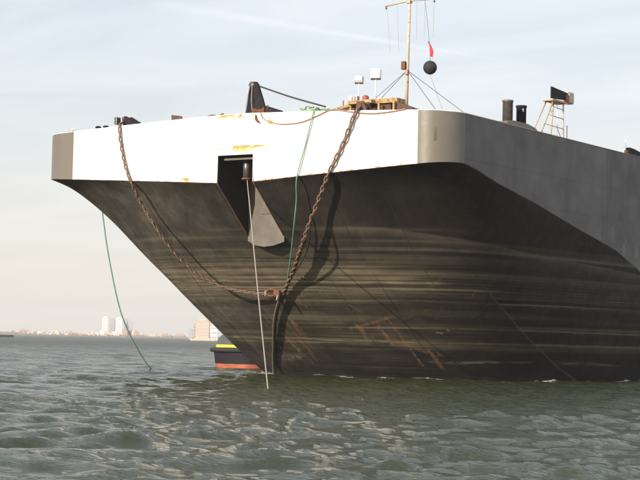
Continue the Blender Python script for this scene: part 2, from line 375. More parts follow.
me = gridmesh('rake_plating', P, mask=keep, col=rake_paint(), flip=True)
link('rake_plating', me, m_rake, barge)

for us_ in (-8.9, -6.4, -3.7, 1.9, 4.3, 6.7, 8.33):
    tw_ = np.linspace(0.05, 13, 60); zz_ = Zh(np.full(60, us_), tw_)
    MB().tube([(us_, float(t0(np.array(us_)))+a_, b_-.004) for a_, b_ in zip(tw_, zz_)], .007, 5).build('weld_seam', m_rakeweld, barge, True)
# white bow plating
def front_grid(ua, ub, n, nz, zfun=None):
    us = np.linspace(ua, ub, n)
    if ua < -1 < ub: us = np.unique(np.concatenate([us, [-1, 1]]))
    s = np.linspace(0, 1, nz); Uu, Ss = np.meshgrid(us, s, indexing='ij')
    zb = Zh(Uu, 0*Uu); zt = ztop(Uu); Zz = zb+(zt-zb)*Ss
    return us, Uu, Zz, np.stack([Uu, t0(Uu), Zz], -1)
UWL, UWR = -(WL-RC), WR-RC
SLOT_Z = 10.0
us, Uu, Zz, Pw = front_grid(UWL, UWR, 420, 90)
# snap one row to the slot head
zb = Zh(us, us*0)
for i, u_ in enumerate(us):
    if abs(u_) <= 1.0001:
        j = int(np.argmin(abs(Pw[i, :, 2]-SLOT_Z))); jj = 39
        Pw[i, :jj+1, 2] = np.linspace(zb[i], SLOT_Z, jj+1); Pw[i, jj:, 2] = np.linspace(SLOT_Z, ztop(u_), 90-jj)
Zz = Pw[..., 2]
um = (us[:-1]+us[1:])/2
keepw = np.ones((len(us)-1, 89), bool); keepw[np.abs(um) < 1, :39] = False
def white_paint():
    u, z = Uu, Zz; zb_ = Zh(u, u*0); zt_ = ztop(u)
    c = np.ones(u.shape+(3,))*np.array([0.80, 0.785, 0.75])*(0.97+0.05*fbm(u*.6, z, 200))[..., None]
    def lay(m, col):
        nonlocal c
        m = np.clip(m, 0, 1)[..., None]; c = c*(1-m)+np.array(col)*m
    nz = fbm(u*2.2, z*6, 201)
    def patch(cx, cz, rx, rz, a, col=(0.50, 0.23, 0.05), th=.42):
        d = ((u-cx)/rx)**2+((z-cz)/rz)**2; lay(np.exp(-d)*a*2.2*sst(th, th+.2, nz), col)
    patch(0.1, 10.23, 0.75, 0.13, 1); patch(0.7, 10.33, 1.0, 0.07, .8); patch(-1.2, 10.25, .7, .04, .7); patch(0.0, 10.15, 1.1, .12, .4, (.75, .55, .3))
    patch(0.1, 11.75, 1.1, .10, .9); 
    dr = sst(.45, .8, vn(u*7, u*0, 203))*np.exp(-np.maximum(zt_-z, 0)/0.22)*np.exp(-((u-0.0)/1.1)**4); lay(dr*.9, (.55, .30, .10))
    patch(-2.9, 8.98, .25, .12, 1); patch(-5.3, 9.08, .15, .10, .9); patch(1.9, 11.35, .2, .12, 1)
    # thin rusty runs and weld tabs along the lower edge, right half
    zr = z-zb_
    lay((1-sst(0.0, 0.05, zr))*0.8*sst(.3, .6, vn(u*4, u*0, 205)), (0.38, 0.19, 0.09))
    lay((1-sst(0.0, 0.10+0.12*vn(u*9, u*0, 207), zr))*sst(.62, .8, vn(u*6, u*0, 206))*(u > 1), (0.36, 0.2, 0.12))
    lay((1-sst(0.0, 0.025, zt_-z))*sst(.45, .6, vn(u*2, u*0, 208))*.7, (0.45, 0.27, 0.14))
    lay((u < -10.1)*1.0, (0.150, 0.134, 0.114))
    return np.clip(c, 0, 1)
me = gridmesh('bow_plating', Pw, mask=keepw, col=white_paint())
link('bow_plating', me, m_white, barge)

# rounded corner plating, both sides
def corner(ua, ub, flip):
    a = np.linspace(0, math.pi/2, 28); sgn = 1 if ub > 0 else -1; w = WR if sgn > 0 else WL
    us = sgn*((w-RC)+RC*np.sin(a)); s = np.linspace(0, 1, 10)
    Uu, Ss = np.meshgrid(us, s, indexing='ij'); zb = Zh(Uu, 0*Uu); zt = ztop(Uu)
    P = np.stack([Uu, t0(Uu), zb+(zt-zb)*Ss], -1); P[-1, :, 1] = RC
    return gridmesh('corner_plating', P, flip=flip)
link('corner_plating', corner(9, 10.5, False), m_grey, barge)
link('corner_plating', corner(-9, -12.4, True), m_grey, barge)

# side plates, one part each between the vertical butts
def side_plate(u, y0, y1, shade):
    ys = np.linspace(y0, y1, max(8, int((y1-y0)*5))); s = np.linspace(0, 1, 60); Y, S_ = np.meshgrid(ys, s, indexing='ij')
    tau = np.clip(Y-RC, 0, 34); zb = np.where(Y-RC < 34, np.interp(tau, _tt, _zk), -3.5); zt = np.full_like(zb, float(ztop(np.array(u))))
    Zs = zb+(zt-zb)*S_; off = 0.012*(vn(Y*.8, Zs*.8, 300)-.5)
    off[0, :] = off[-1, :] = 0; off[:, 0] = off[:, -1] = 0
    P = np.stack([np.full_like(Y, u)+off, Y, Zs], -1)
    c = np.ones(Y.shape+(3,))*np.array([0.098, 0.085, 0.083])*shade*(0.85+0.3*fbm(Y*.5, Zs*1.2, 301))[..., None]
    c = c*(1-0.25*np.exp(-((Zs-(9.6+0.0*Y))/0.03)**2))[..., None]*(1-0.22*np.exp(-((Zs-8.1)/0.03)**2))[..., None]
    mk = (sst(.5, .75, fbm(Y*2.0, Zs*1.2, 305))*sst(1.8, .3, Zs-zb)*sst(13, 18, Y))[..., None]*0.5
    c = c*(1-mk)+np.array([.22, .23, .25])*mk  # bluish waterline glints painted into the plate colour, low down and aft
    dr = (sst(.55, .8, vn(Y*3, Zs*.15, 306))*0.3)[..., None]; c = c*(1-dr*.5)
    c = c*(1-0.35*(1-sst(0.0, .05, zt-Zs)))[..., None]
    return gridmesh('side_plate', P, col=np.clip(c, 0, 1), flip=(u < 0))
cuts = [RC, 15.9, 31.0, 46, 61, 76, 92]
for u in (WR, -WL):
    for i in range(6):
        link('side_plate', side_plate(u, cuts[i], cuts[i+1], 1.0 if i == 0 else 0.80), m_side, barge)  # plates past the first butt carry shade in their colour
    for y in cuts[1:-1]:
        zb = float(np.interp(min(y-RC, 34), _tt, _zk)) if y-RC < 34 else -3.5
        MB().box((u+(0.004 if u > 0 else -0.004), y, (zb+11.5)/2), (0.018, 0.03, 11.5-zb-0.05)).build('weld_seam', m_grey, barge)
# flat bottom, stern and deck
mb = MB(); mb.add([(-WL, 35.4, -3.5), (WR, 35.4, -3.5), (WR, 92, -3.5), (-WL, 92, -3.5)], [(0, 3, 2, 1)]); mb.build('bottom_plating', m_black, barge)
mb = MB(); mb.add([(-WL, 92, -3.5), (WR, 92, -3.5), (WR, 92, 11.52), (-WL, 92, 11.52)], [(0, 1, 2, 3)]); mb.build('stern_plating', m_grey, barge)
ud = np.unique(np.concatenate([np.linspace(UWL, UWR, 60), WR-RC+RC*np.sin(np.linspace(0, math.pi/2, 14)), -(WL-RC)-RC*np.sin(np.linspace(0, math.pi/2, 14))]))
yd = np.concatenate([[0], np.linspace(3, 92, 30)])
Ud, Yd = np.meshgrid(ud, yd, indexing='ij'); Yd = np.where(Yd == 0, t0(Ud)+0.004, Yd)
Zd = ztop(Ud)-0.015; link('deck', gridmesh('deck', np.stack([Ud, Yd, Zd], -1)), m_deck, barge)
# gunwale edge bar
gp = [(float(u), float(t0(np.array(u)))+0.03, float(ztop(np.array(u)))) for u in ud]
gp = [(-WL+.03, 60, 11.52)]+gp+[(WR-.03, 60, 11.52)]
MB().tube(gp[1:-1], 0.028, 6).build('gunwale_bar', m_wht, barge, True)
MB().tube([gp[-2], gp[-1]], 0.028, 6).build('gunwale_bar', m_grey, barge, True)
MB().tube([gp[1], gp[0]], 0.028, 6).build('gunwale_bar', m_grey, barge, True)
# slot in the bow: side walls, ceiling, back plate
TB = 1.87
for sx in (-1, 1):
    ts = np.linspace(0, 2.47, 14); u_ = sx*1.0
    zl = Zh(np.full(14, u_), ts); y = t0(np.full(14, u_))+ts
    top = [(u_*1.002, yy, SLOT_Z) for yy in y]; bot = [(u_*1.002, yy, z_) for yy, z_ in zip(y, zl)]
    mb = MB(); mb.add(bot+top, [(i, i+1, 15+i, 14+i) for i in range(13)]); mb.build('slot_wall', m_black, barge)
    rim = [(u_, yy-.012, z_-.012) for yy, z_ in zip(y, zl)]
    MB().tube(rim, 0.026, 6).build('slot_rim', m_rust, barge, True)
    MB().tube([(u_, y[0]-.01, zl[0]), (u_, y[0]-.01, SLOT_Z)], 0.03, 6).build('slot_rim', m_wht, barge, True)
MB().tube([(-1, t0(np.array(-1.))-.01, SLOT_Z), (1, t0(np.array(1.))-.01, SLOT_Z)], 0.03, 6).build('slot_rim', m_wht, barge, True)
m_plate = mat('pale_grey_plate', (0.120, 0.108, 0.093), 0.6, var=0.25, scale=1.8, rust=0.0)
mb = MB(); mb.box((0, 0.65, SLOT_Z+0.03), (2.0, 2.45, 0.05)); mb.build('slot_ceiling', m_black, barge)
mb = MB(); mb.prism([(-1.02, TB, 6.30), (-.6, TB, 6.10), (-.1, TB, 6.02), (.45, TB, 6.08), (1.02, TB, 6.24), (1.0, TB, SLOT_Z), (-1.0, TB, SLOT_Z)], (0, .04, 0))
mb.build('slot_back_plate', m_plate, barge)
MB().box((.35, TB-.02, 7.55), (1.3, .05, .06)).build('slot_stiffener', m_plate, barge)
MB().box((0, -0.25, 9.84), (1.7, .10, .10)).build('slot_beam', m_plate, barge)
mb = MB(); mb.lathe((0.02, .25, 9.0), [(.17, 0), (.17, 1.0)], 20); p_ = mb.build('fairlead_pipe', m_steel, barge, True)
mb = MB(); mb.tube([(0.02+.19*math.cos(a), .25+.19*math.sin(a), 8.98) for a in np.linspace(0, 2*math.pi, 20)[:-1]], .05, 6, closed=True); mb.build('flange', m_rust, p_, True)
# thin plate added on the corner to imitate a soft highlight scuff
MB().box((9.78, 0.185, 10.55), (0.09, 0.02, 0.55), rz=R(35)).build('highlight_scuff', m_plate, barge)

# ------------------------------------------------------------------ chains
def link_mesh(name, pitch, r, w):
    pts = []; hl = (pitch+2*r)/2-w/2+r*0; cx = max(0.01, (pitch+2*r)/2+r*0-w/2)
    for k in range(10):
        a = -math.pi/2+math.pi*k/9; pts.append((cx+(w/2-r)*math.cos(a), (w/2-r)*math.sin(a), 0))
    for k in range(10):
        a = math.pi/2+math.pi*k/9; pts.append((-cx+(w/2-r)*math.cos(a), (w/2-r)*math.sin(a), 0))
    mb = MB(); mb.tube(pts, r, 6, closed=True); me = mb.mesh(name, True); return me
def chain(name, pts, pitch, r, w, m, label, jitter=8):
    path = spline(pts, 24); root = tag(empty(name, path[0]), label, 'chain')
    me = link_mesh('chain_link', pitch, r, w); me.materials.append(m)
    d = [0]
    for a, b in zip(path[:-1], path[1:]): d.append(d[-1]+(b-a).length)
    n = int(d[-1]/pitch); d = np.array(d); A = np.array([tuple(p) for p in path])
    at = lambda s: Vector([np.interp(s, d, A[:, i]) for i in range(3)])
    for k in range(n):
        s0, s1 = k*pitch, (k+1)*pitch; p0, p1 = at(s0), at(s1); x = (p1-p0).normalized(); mid = (p0+p1)/2
        y = x.cross(Vector((0, 0, 1))); y = x.orthogonal() if y.length < 0.05 else y; y.normalize()
        ang = (k % 2)*math.pi/2+R(35)+R(random.uniform(-jitter, jitter)); z = x.cross(y)
        y2 = y*math.cos(ang)+z*math.sin(ang); z2 = x.cross(y2)
        M = Matrix((x, y2, z2)).transposed().to_4x4(); M.translation = mid-Vector(path[0])
        o = link('chain_link', me, None, root); o.matrix_local = M
    return root
chain('bridle_chain', [(-6.98, 0.3, 11.85), (-6.96, -.38, 11.78), (-6.85, -.48, 11.0), (-6.5, -.50, 9.8), (-6.12, -0.42, 8.89), (-6.15, 0.50, 7.9), (-5.72, 1.2, 6.71), (-5.3, 2.3, 5.53), (-4.64, 3.42, 4.62), (-3.68, 4.15, 4.17), (-2.57, 4.67, 4.0), (-1.68, 4.9, 4.01)],
      .23, .038, .17, m_chain, 'rusty chain sagging from the left end of the white bow edge to the shackle')
chain('bridle_chain', [(6.38, .3, 11.8), (6.30, -.43, 11.72), (5.72, -.50, 10.39), (5.16, -.54, 9.34), (4.93, -0.52, 8.96), (3.86, 0.28, 7.8), (2.83, 1.04, 6.69), (1.09, 2.75, 5.36), (-0.15, 4.01, 4.59), (-1.27, 5.06, 3.92)],
      .29, .047, .21, m_chain, 'taut rusty chain dropping from the right side of the white bow edge')
chain('slack_chain', [(2.60, 1.3, 6.4), (2.01, 1.87, 5.94), (0.71, 3.23, 5.11), (-0.43, 4.33, 4.42), (-1.62, 5.57, 3.61)], .17, .045, .17, m_darkchain,
      'dark doubled chain bunched beside the lower right chain above the shackle', 40)
pend = tag(empty('tow_pendant', (-1.37, 5.12, 3.83)), 'thick dark chafe hose hanging from the shackle down into the water', 'hose')
pp = spline([(-1.37, 5.12, 3.83), (-2.23, 6.04, 3.20), (-3.07, 7.07, 2.50), (-4.18, 8.64, 1.53), (-5.48, 10.5, 0.45), (-5.9, 11.3, -.4)], 8)
o0 = Vector((-1.37, 5.12, 3.83)); MB().tube([p-o0 for p in pp], .085, 10).build('hose', m_rubber, pend, True)
MB().tube([p-o0+Vector((-.04, -.09, 0)) for p in pp], .022, 6).build('safety_rope', m_hemp, pend, True)
# shackle at the meeting point
sh = tag(empty('tow_shackle', (-1.55, 4.72, 4.0)), 'rust orange shackle and ring plate joining the two chains', 'shackle')
mb = MB(); mb.tube([(.30*math.cos(a)-.1, 0.02*math.sin(3*a), .16*math.sin(a)+.03) for a in np.linspace(0, 2*math.pi, 22)[:-1]], .05, 8, closed=True); mb.build('ring', m_rust, sh, True)
mb = MB(); mb.box((.22, .0, 0.0), (.34, .12, .26)); mb.build('tow_plate', m_rust, sh, bevel=.02)
mb = MB(); mb.tube([(-.42, -.03, .12), (-.42, -.03, -.14)], .045, 8); mb.build('shackle_pin', m_hemp, sh, True)
mb = MB(); mb.tube([(.30, -.03, -.10), (.24, -.03, -.34)], .05, 8); mb.build('shackle_pin', m_hemp, sh, True)

# ------------------------------------------------------------------ ropes
def rope(name, pts, r, m, label, cat='rope', n=10, sides=6):
    o = MB().tube(spline(pts, n), r, sides).build(name, m, None, True); tag(o, label, cat); return o
rope('green_rope', [(4.1, -.10, 11.9), (4.12, -.54, 11.70), (3.75, -.57, 10.3), (3.34, -.58, 8.86), (2.94, 0.0, 7.94), (2.41, 0.63, 6.89), (1.19, 2.19, 5.65), (0.07, 3.61, 4.81), (-0.94, 4.91, 4.06)], .030, m_green,
     'thin green rope hanging down the white bow to the shackle')
rope('lazy_line', [(3.68, 0.40, 7.69), (3.24, 0.70, 6.89), (2.77, 1.30, 6.18), (2.02, 2.1, 5.6), (0.73, 3.25, 4.94), (-0.43, 4.3, 4.42)], .035, m_rubber, 'black line looping loosely beside the lower right chain')
a, b = Vector((0.05, .25, 8.98)), Vector((9.79, -11.33, -.25))
rope('mooring_rope', [a, a.lerp(b, .15)+Vector((0, 0, -.05)), a.lerp(b, .4)+Vector((0, 0, -.10)), a.lerp(b, .7)+Vector((0, 0, -.09)), b], .026, m_hemp, 'pale rope running from the bow slot down into the water')
rope('green_rope', [(-12.44, 4.6, 11.5), (-12.6, 4.8, 9.5), (-12.62, 5.03, 8.04), (-12.62, 5.69, 5.6), (-12.62, 6.85, 2.74), (-12.62, 8.73, 0.52), (-12.62, 10.3, -.5)], .034, m_green, 'long slack green rope trailing into open water left of the hull')
rope('deck_hose', [(1.3, -.3, 11.85), (1.35, -.63, 11.75), (1.61, -0.63, 11.46), (2.42, -0.61, 11.24), (3.45, -0.57, 11.27), (4.25, -.53, 11.5), (4.98, -0.47, 11.74), (5.9, -.42, 11.62), (6.80, -0.34, 11.5), (7.65, -.25, 11.52), (8.5, -0.14, 11.62)], .024, m_orange,
     'orange hose drooping along the top of the white bow', 'hose')
rope('tow_wire', [(0.03, 1.0, 13.29), (1.9, .9, 12.66), (3.83, 0.8, 12.10)], .040, m_wire, 'black wire running down from the bracket top to the yellow frame', 'wire')

# ------------------------------------------------------------------ deck gear
DZ = 11.75
# black towing bracket
br = tag(empty('towing_bracket', (0, 1.0, DZ)), 'tall black tapered steel bracket standing above the bow slot', 'bracket')
mb = MB(); mb.prism([(-.66, -.1, -.1), (-.46, -.1, 1.35), (-.42, -.1, 1.66), (-.30, -.1, 1.75), (-.08, -.1, 1.74), (.02, -.1, 1.62), (.30, -.1, .9), (.50, -.15, .42), (.58, -.2, -.1)], (0, .16, 0)); mb.build('bracket_plate', m_black, br, bevel=.02)
mb = MB(); mb.prism([(.45, -.02, .62), (1.35, -.02, .34), (1.70, -.02, -.1), (.60, -.02, -.1)], (0, .06, 0)); mb.build('gusset', m_black, br)
mb = MB(); mb.lathe((-.30, -.10, 1.60), [(.15, -.03), (.15, .03)], 14, Matrix.Rotation(R(90), 3, 'X')); mb.build('sheave', m_steel, br, True)
mb = MB(); mb.tube([(-.38, -.14, 1.55), (-.42, -.3, .8), (-.44, -.35, .15)], .018, 6); mb.tube([(-.25, -.14, 1.55), (-.16, -.3, .8), (-.02, -.35, .15)], .018, 6); mb.build('bridle_line', m_hemp, br, True)
# little winch at its foot
wi = tag(empty('hand_winch', (.80, .05, DZ-.05)), 'small rusty brown winch beside the foot of the black bracket', 'winch')
mb = MB(); mb.lathe((0, 0, .28), [(.16, -.26), (.16, -.22), (.09, -.2), (.09, .2), (.16, .22), (.16, .26)], 14, Matrix.Rotation(R(90), 3, 'Y')); mb.build('drum', m_rust, wi, True)
for sx in (-.3, .3): MB().box((sx, 0, .2), (.05, .28, .44), taper=.99).build('side_frame', m_rust, wi)
MB().tube([(.33, 0, .28), (.42, 0, .28), (.42, 0, .52), (.5, 0, .52)], .018, 6).build('crank', m_rust, wi)
mb = MB(); mb.tube(spline([(.1, -.3, .15), (.25, -.6, 0.02), (.35, -.75, -.2), (.5, -.8, -.32)], 5), .05, 6); mb.build('chain_tail', m_rust, wi, True)
# rusty plate on the deck edge
o = MB().prism([(-4.62, .55, 11.72), (-4.66, .55, 12.17), (-4.05, .55, 12.08), (-4.0, .55, 11.72)], (0, .05, 0)).build('upright_plate', m_brown); tag(o, 'small brown steel plate standing on the deck edge between left chain and black bracket', 'steel plate')
# flat timber / lashing
tb_ = tag(empty('lashing_bundle', (-1.9, .3, 11.84)), 'low brown lashing lying on the deck edge left of the black bracket', 'lashing')
MB().tube(spline([(-.5, 0, .06), (-.2, .05, .14), (.2, 0, .08), (.45, 0, .16), (.55, 0, .06)], 5), .045, 6).build('bundle', m_brown, tb_, True)
MB().box((-.2, .02, .02), (.5, .16, .06)).build('chock', m_brown, tb_)
# chain stopper, left
cs = tag(empty('chain_stopper', (-6.95, .1, 11.70)), 'dark wedge shaped chain stopper under the top of the left chain', 'chain stopper')
mb = MB(); mb.prism([(-.10, -.2, 0), (-.16, -.2, .42), (.05, -.2, .46), (.80, -.2, .06), (.82, -.2, 0)], (0, .12, 0)); mb.build('cheek_plate', m_black, cs, bevel=.01)
mb = MB(); mb.prism([(-.10, .2, 0), (-.16, .2, .42), (.05, .2, .46), (.80, .2, .06), (.82, .2, 0)], (0, .12, 0)); mb.build('cheek_plate', m_black, cs, bevel=.01)
MB().tube([(-.05, -.25, .34), (-.05, .38, .34)], .07, 10).build('pin', m_rust, cs, True)
MB().box((-.28, -.38, .22), (.16, .3, .34)).build('shackle_block', m_steel, cs, bevel=.02)
# chain stopper, right (yellow hinged)
cs = tag(empty('chain_stopper', (6.3, .05, 11.66)), 'rust brown chain stopper where the right chain leaves the deck', 'chain stopper')
for sy in (-.2, .2): MB().prism([(-.25, sy-.05, 0), (-.2, sy-.05, .40), (.12, sy-.05, .42), (.32, sy-.05, 0)], (0, .1, 0)).build('cheek_plate', m_brown, cs)
MB().tube([(0, -.3, .30), (0, .3, .30)], .06, 10).build('pin', m_rust, cs, True)
# mooring bitts left
for i, (x, lab) in enumerate(((-9.10, 'leftmost of the two small dark bollards left of the left chain'), (-8.62, 'small dark bollard nearer the top of the left chain'))):
    bo = tag(empty('bollard', (x, .5, 11.56)), lab, 'bollard', 'small bollards on the left deck edge')
    MB().lathe((0, 0, 0), [(.10, 0), (.09, .16), (.14, .20), (.14, .27), (.10, .30)], 12).build('post', m_black, bo, True)
    MB().box((.0, 0, .02), (.34, .3, .05)).build('base_plate', m_brown, bo)
# perched gull
gu = tag(empty('gull', (-11.05, .75, 11.58)), 'white gull perched on the far left corner of the bow', 'bird')
Mx = Matrix.Rotation(R(70), 3, 'Y')
gb = [(.005, -.24), (.03, -.20), (.055, -.10), (.07, 0), (.06, .09), (.035, .13), (.04, .165), (.043, .19), (.03, .22), (.01, .245), (.004, .275)]
MB().lathe((0, 0, .20), gb, 12, Mx).build('body', m_wht, gu, True)
for sy in (-1, 1):
    MB().prism([(.06, sy*.062, .25), (-.08, sy*.07, .22), (-.24, sy*.03, .12), (-.06, sy*.062, .16), (.05, sy*.06, .18)], (0, sy*.012, 0)).build('wing', m_lamp, gu)
    MB().tube([(0, sy*.025, 0), (0, sy*.025, .14)], .006, 5).build('leg', m_orange, gu)
# coiled pale green mooring rope
cg = tag(empty('coiled_rope', (3.85, .15, 11.68)), 'heap of pale green rope coiled on the deck edge beside the yellow frame', 'rope')
mb = MB(); pts = []
for k in range(150):
    a = k*.42; rr = .60+.16*math.sin(k*.37)-.0018*k; pts.append((rr*math.cos(a)*1.1, rr*.5*math.sin(a), .07+.0013*k*(.6+.5*math.sin(a*.5))+.045*math.sin(a*1.3)))
mb.tube(pts, .045, 6); mb.build('coil', m_tarp, cg, True)
MB().tube(spline([(-.7, 0, .2), (-.85, -.1, .32), (-.6, -.1, .26), (-.4, -.25, .36), (-.1, -.2, .3)], 6), .045, 6).build('loose_end', m_tarp, cg, True)
MB().box((-.45, -.02, .14), (.22, .22, .2)).build('cleat', m_red, cg, bevel=.03)
# yellow frame
yf = tag(empty('winch_platform', (6.0, 1.0, 11.68)), 'faded yellow steel frame with dark openings on deck below the floodlights', 'deck frame')
mb = MB(); mb.prism([(-1.9, -.3, .12), (-1.85, -.3, .26), (-.7, -.3, .50), (-.65, -.3, .38)], (0, .7, 0)); mb.build('ramp_plate', m_yellow, yf)
MB().box((-1.15, -.2, .12), (1.3, .5, .24)).build('lower_box', m_brown, yf, bevel=.01)
MB().box((-.15, -.2, .47), (1.2, .8, .16)).build('beam', m_yellow, yf, bevel=.01)
MB().box((.95, .1, .50), (1.2, .7, .20)).build('beam', m_yellow, yf, bevel=.01)
MB().box((.2, .15, .2), (1.9, .5, .38)).build('winch_box', m_brown, yf, bevel=.01)
for x in (-.7, .1, .75, 1.5): MB().box((x, -.42, .2), (.09, .09, .4)).build('post', m_yellow, yf)
mb = MB(); mb.prism([(1.2, .1, 0), (1.2, .1, .42), (1.35, .1, .46), (2.1, .1, .18), (2.15, .1, 0)], (0, .6, 0)); mb.build('cover_plate', m_yellow, yf)
mb = MB(); mb.prism([(1.45, -.3, 0), (1.45, -.3, .46), (2.3, -.3, .14), (2.4, -.3, 0)], (0, .3, 0)); mb.build('side_cheek', m_brown, yf)
for x, w_ in ((-.85, .26), (-.40, .34)): MB().lathe((x, .3, .56), [(w_*.42, 0), (w_*.42, .26), (w_*.25, .32)], 12).build('red_drum', m_red, yf, True)
MB().lathe((-1.15, .25, .38), [(.11, 0), (.10, .22), (.06, .30), (.09, .36), (.09, .48), (.03, .52)], 10).build('vent_pipe', m_wht, yf, True)
MB().tube([(-.62, -.1, .5), (-.62, -.1, .84)], .035, 8).build('stanchion', m_wht, yf, True)
MB().tube([(-1.3, -.1, .36), (-1.3, -.1, .66)], .03, 8).build('stanchion', m_red, yf, True)
MB().box((.35, .3, .62), (.3, .2, .12)).build('lamp_base', m_wht, yf)
# floodlights
def flood(x, y, ztop_, w, hh, m, label, rz):
    r = tag(empty('floodlight', (x, y, 12.15)), label, 'floodlight', 'floodlights on poles over the yellow frame')
    H = ztop_-12.15
    MB().tube([(0, 0, 0), (0, 0, H-hh*.6)], .032, 8).build('pole', m_wht, r, True)
    MB().box((0, 0, .12), (.18, .18, .24)).build('pole_foot', m_black, r, bevel=.01)
    hd = empty('lamp_head', (0, 0, H-hh/2)); hd.parent = r; 
    Mt = Matrix.Rotation(rz, 3, 'Z') @ Matrix.Rotation(R(-12), 3, 'X')
    bpy.data.objects.remove(hd)
    hd = MB().box((0, 0, H-hh/2), (w, .22, hh), M=Mt).build('lamp_head', m, r, bevel=.02)
    MB().box(Mt @ Vector((0, -.125, 0))+Vector((0, 0, H-hh/2)), (w*.86, .03, hh*.8), M=Mt).build('lens', m_glass, hd)
    MB().box(Mt @ Vector((0, 0, -hh/2-.03))+Vector((0, 0, H-hh/2)), (w*1.0, .24, .04), M=Mt).build('bracket', m_lamp, hd)
    return r
flood(5.11, 1.5, 13.45, .38, .25, m_lamp, 'lower dull grey floodlight on a white pole, left of the pair', R(20))
flood(5.98, 1.5, 13.72, .44, .40, m_wht, 'taller bright white floodlight on a pole, right of the pair', R(20))
# mast
ma = tag(empty('mast', (7.25, 2.0, 11.60)), 'tall slim pale signal mast with yardarm and wire stays behind the bow', 'mast')
MB().tube([(0, 0, 0), (.03, 0, 2.3), (.10, 0, 5.6)], [.085, .075, .055], 10).build('pole', m_mast, ma, True)
MB().tube([(-1.17, 0, 4.98), (0.1, 0, 5.12), (1.38, 0, 5.08)], .042, 8).build('yardarm', m_mast, ma, True)
MB().box((.05, 0, 5.08), (.2, .2, .16)).build('yard_bracket', m_mast, ma)
MB().box((-.08, -.12, 2.25), (.20, .18, .36)).build('junction_box', m_rust, ma, bevel=.02)
MB().box((.07, -.1, 1.95), (.14, .14, .2)).build('cleat', m_orange, ma)
for p in ((-2.9, 1.2, .35), (-1.75, -.6, .45), (1.15, 1.0, .1), (1.9, 2.6, .1)):
    MB().tube([(.03, 0, 2.05), p], .012, 5).build('stay', m_wire, ma)
for x in (-1.1, -.55, .45, .85, 1.3):
    MB().tube([(x, 0, 5.0), (x*.78 if x < 0 else x, 0, 2.9 if x < 0 else 3.4)], .006, 4).build('halyard', m_hemp, ma)
MB().lathe((-1.12, 0, 4.84), [(.03, 0), (.05, .05), (.03, .1)], 8).build('block', m_steel, ma, True)
MB().lathe((1.32, 0, 4.93), [(.03, 0), (.05, .05), (.03, .1)], 8).build('block', m_steel, ma, True)
ball = MB().lathe((0, 0, 0), [(.30*math.sin(a), -.30*math.cos(a)) for a in np.linspace(.05, math.pi-.05, 16)], 24).build('day_shape_ball', m_rubber, None, True)
ball.location = (8.42, 2.0, 13.69); tag(ball, 'black signal ball hanging below the red flag on the mast line', 'signal ball')
rope('signal_halyard', [(8.1, 2.0, 16.68), (8.35, 2.0, 14.9), (8.42, 2.0, 13.95)], .008, m_wire, 'thin line carrying the red flag and the black ball', 'line', 4, 5)
rope('signal_halyard', [(8.42, 2.0, 13.42), (8.7, 2.1, 12.6), (9.0, 2.2, 11.75)], .006, m_wire, 'thin line from the black ball down to the deck', 'line', 4, 5)
# hanging flag (folded)
fl = []
for j in range(9):
    zf = 14.86-j*.085; wv = .02+.17*min(1, j/4.5)*(1 if j < 7 else .75)
    for i in range(6):
        q = i/5; fl.append((8.30+q*wv+.015*j, 2.0+.05*math.sin(q*7+j*.4), zf-.05*q))
mb = MB(); mb.add(fl, [(j*6+i, j*6+i+1, (j+1)*6+i+1, (j+1)*6+i) for j in range(8) for i in range(5)])
o = mb.build('flag', m_flag, None, True); md = o.modifiers.new('thick', 'SOLIDIFY'); md.thickness = .006; tag(o, 'small red flag hanging limp above the black ball', 'flag')

# twin pipes
px_ = tag(empty('exhaust_pipes', (9.5, 7.8, 11.52)), 'pair of dark steel exhaust pipes on a low curved base along the right side', 'pipes')
MB().lathe((0, -.62, .15), [(.235, 0), (.235, 1.1), (.26, 1.12), (.26, 1.2), (.20, 1.2), (.20, .9)], 20).build('pipe', m_steel, px_, True)
MB().lathe((0, .72, .15), [(.23, 0), (.23, 1.02), (.26, 1.04), (.26, 1.12), (.20, 1.12), (.20, .8)], 20).build('pipe', m_black, px_, True)
MB().box((.20, .52, 1.03), (.04, .06, .14)).build('pipe_tab', m_wht, px_)
mb = MB(); mb.prism([(-.4, -1.6, 0), (-.4, -1.2, .34), (-.4, -.6, .42), (-.4, .8, .42), (-.4, 1.5, .32), (-.4, 2.3, 0)], (.75, 0, 0)); mb.build('base', m_grey, px_, bevel=.03)
# light tower
lt = tag(empty('light_tower', (9.3, 12.2, 11.50)), 'peach coloured braced light tower with ladder rungs and black panel on top', 'light tower')
ft = [(.1, -1.65, 0), (.1, .95, 0), (-.5, -1.2, 0), (-.5, .75, 0)]; tp = [(.1, -.15, 2.05), (.1, .9, 1.98), (-.35, .0, 2.05), (-.35, .75, 2.0)]
ft[2] = (-.5, -1.45, 0)
for a, b in zip(ft, tp): MB().tube([a, b], .036, 6).build('leg', m_latt, lt, True)
for k in (.15, .38, .62, .84):
    a = Vector(ft[0]).lerp(Vector(tp[0]), k); b = Vector(ft[1]).lerp(Vector(tp[1]), k); MB().tube([a, b], .022, 6).build('rung', m_latt, lt, True)
MB().tube([ft[1], Vector((.1, -.5, 1.55))], .02, 6).build('brace', m_wht, lt, True)
MB().tube([(.1, .25, .25), (.1, .25, 1.9)], .02, 6).build('brace', m_wht, lt, True)
MB().tube([(.14, 1.25, 0), (.14, 1.25, .95)], .025, 6).build('brace', m_latt, lt, True)
MB().box((-.1, .45, 2.02), (.6, 1.5, .08)).build('top_frame', m_latt, lt)
MB().prism([(.12, -.55, 2.06), (.12, -.55, 2.62), (.12, 1.25, 2.52), (.12, 1.25, 2.16)], (.06, 0, 0)).build('dark_panel', m_black, lt)
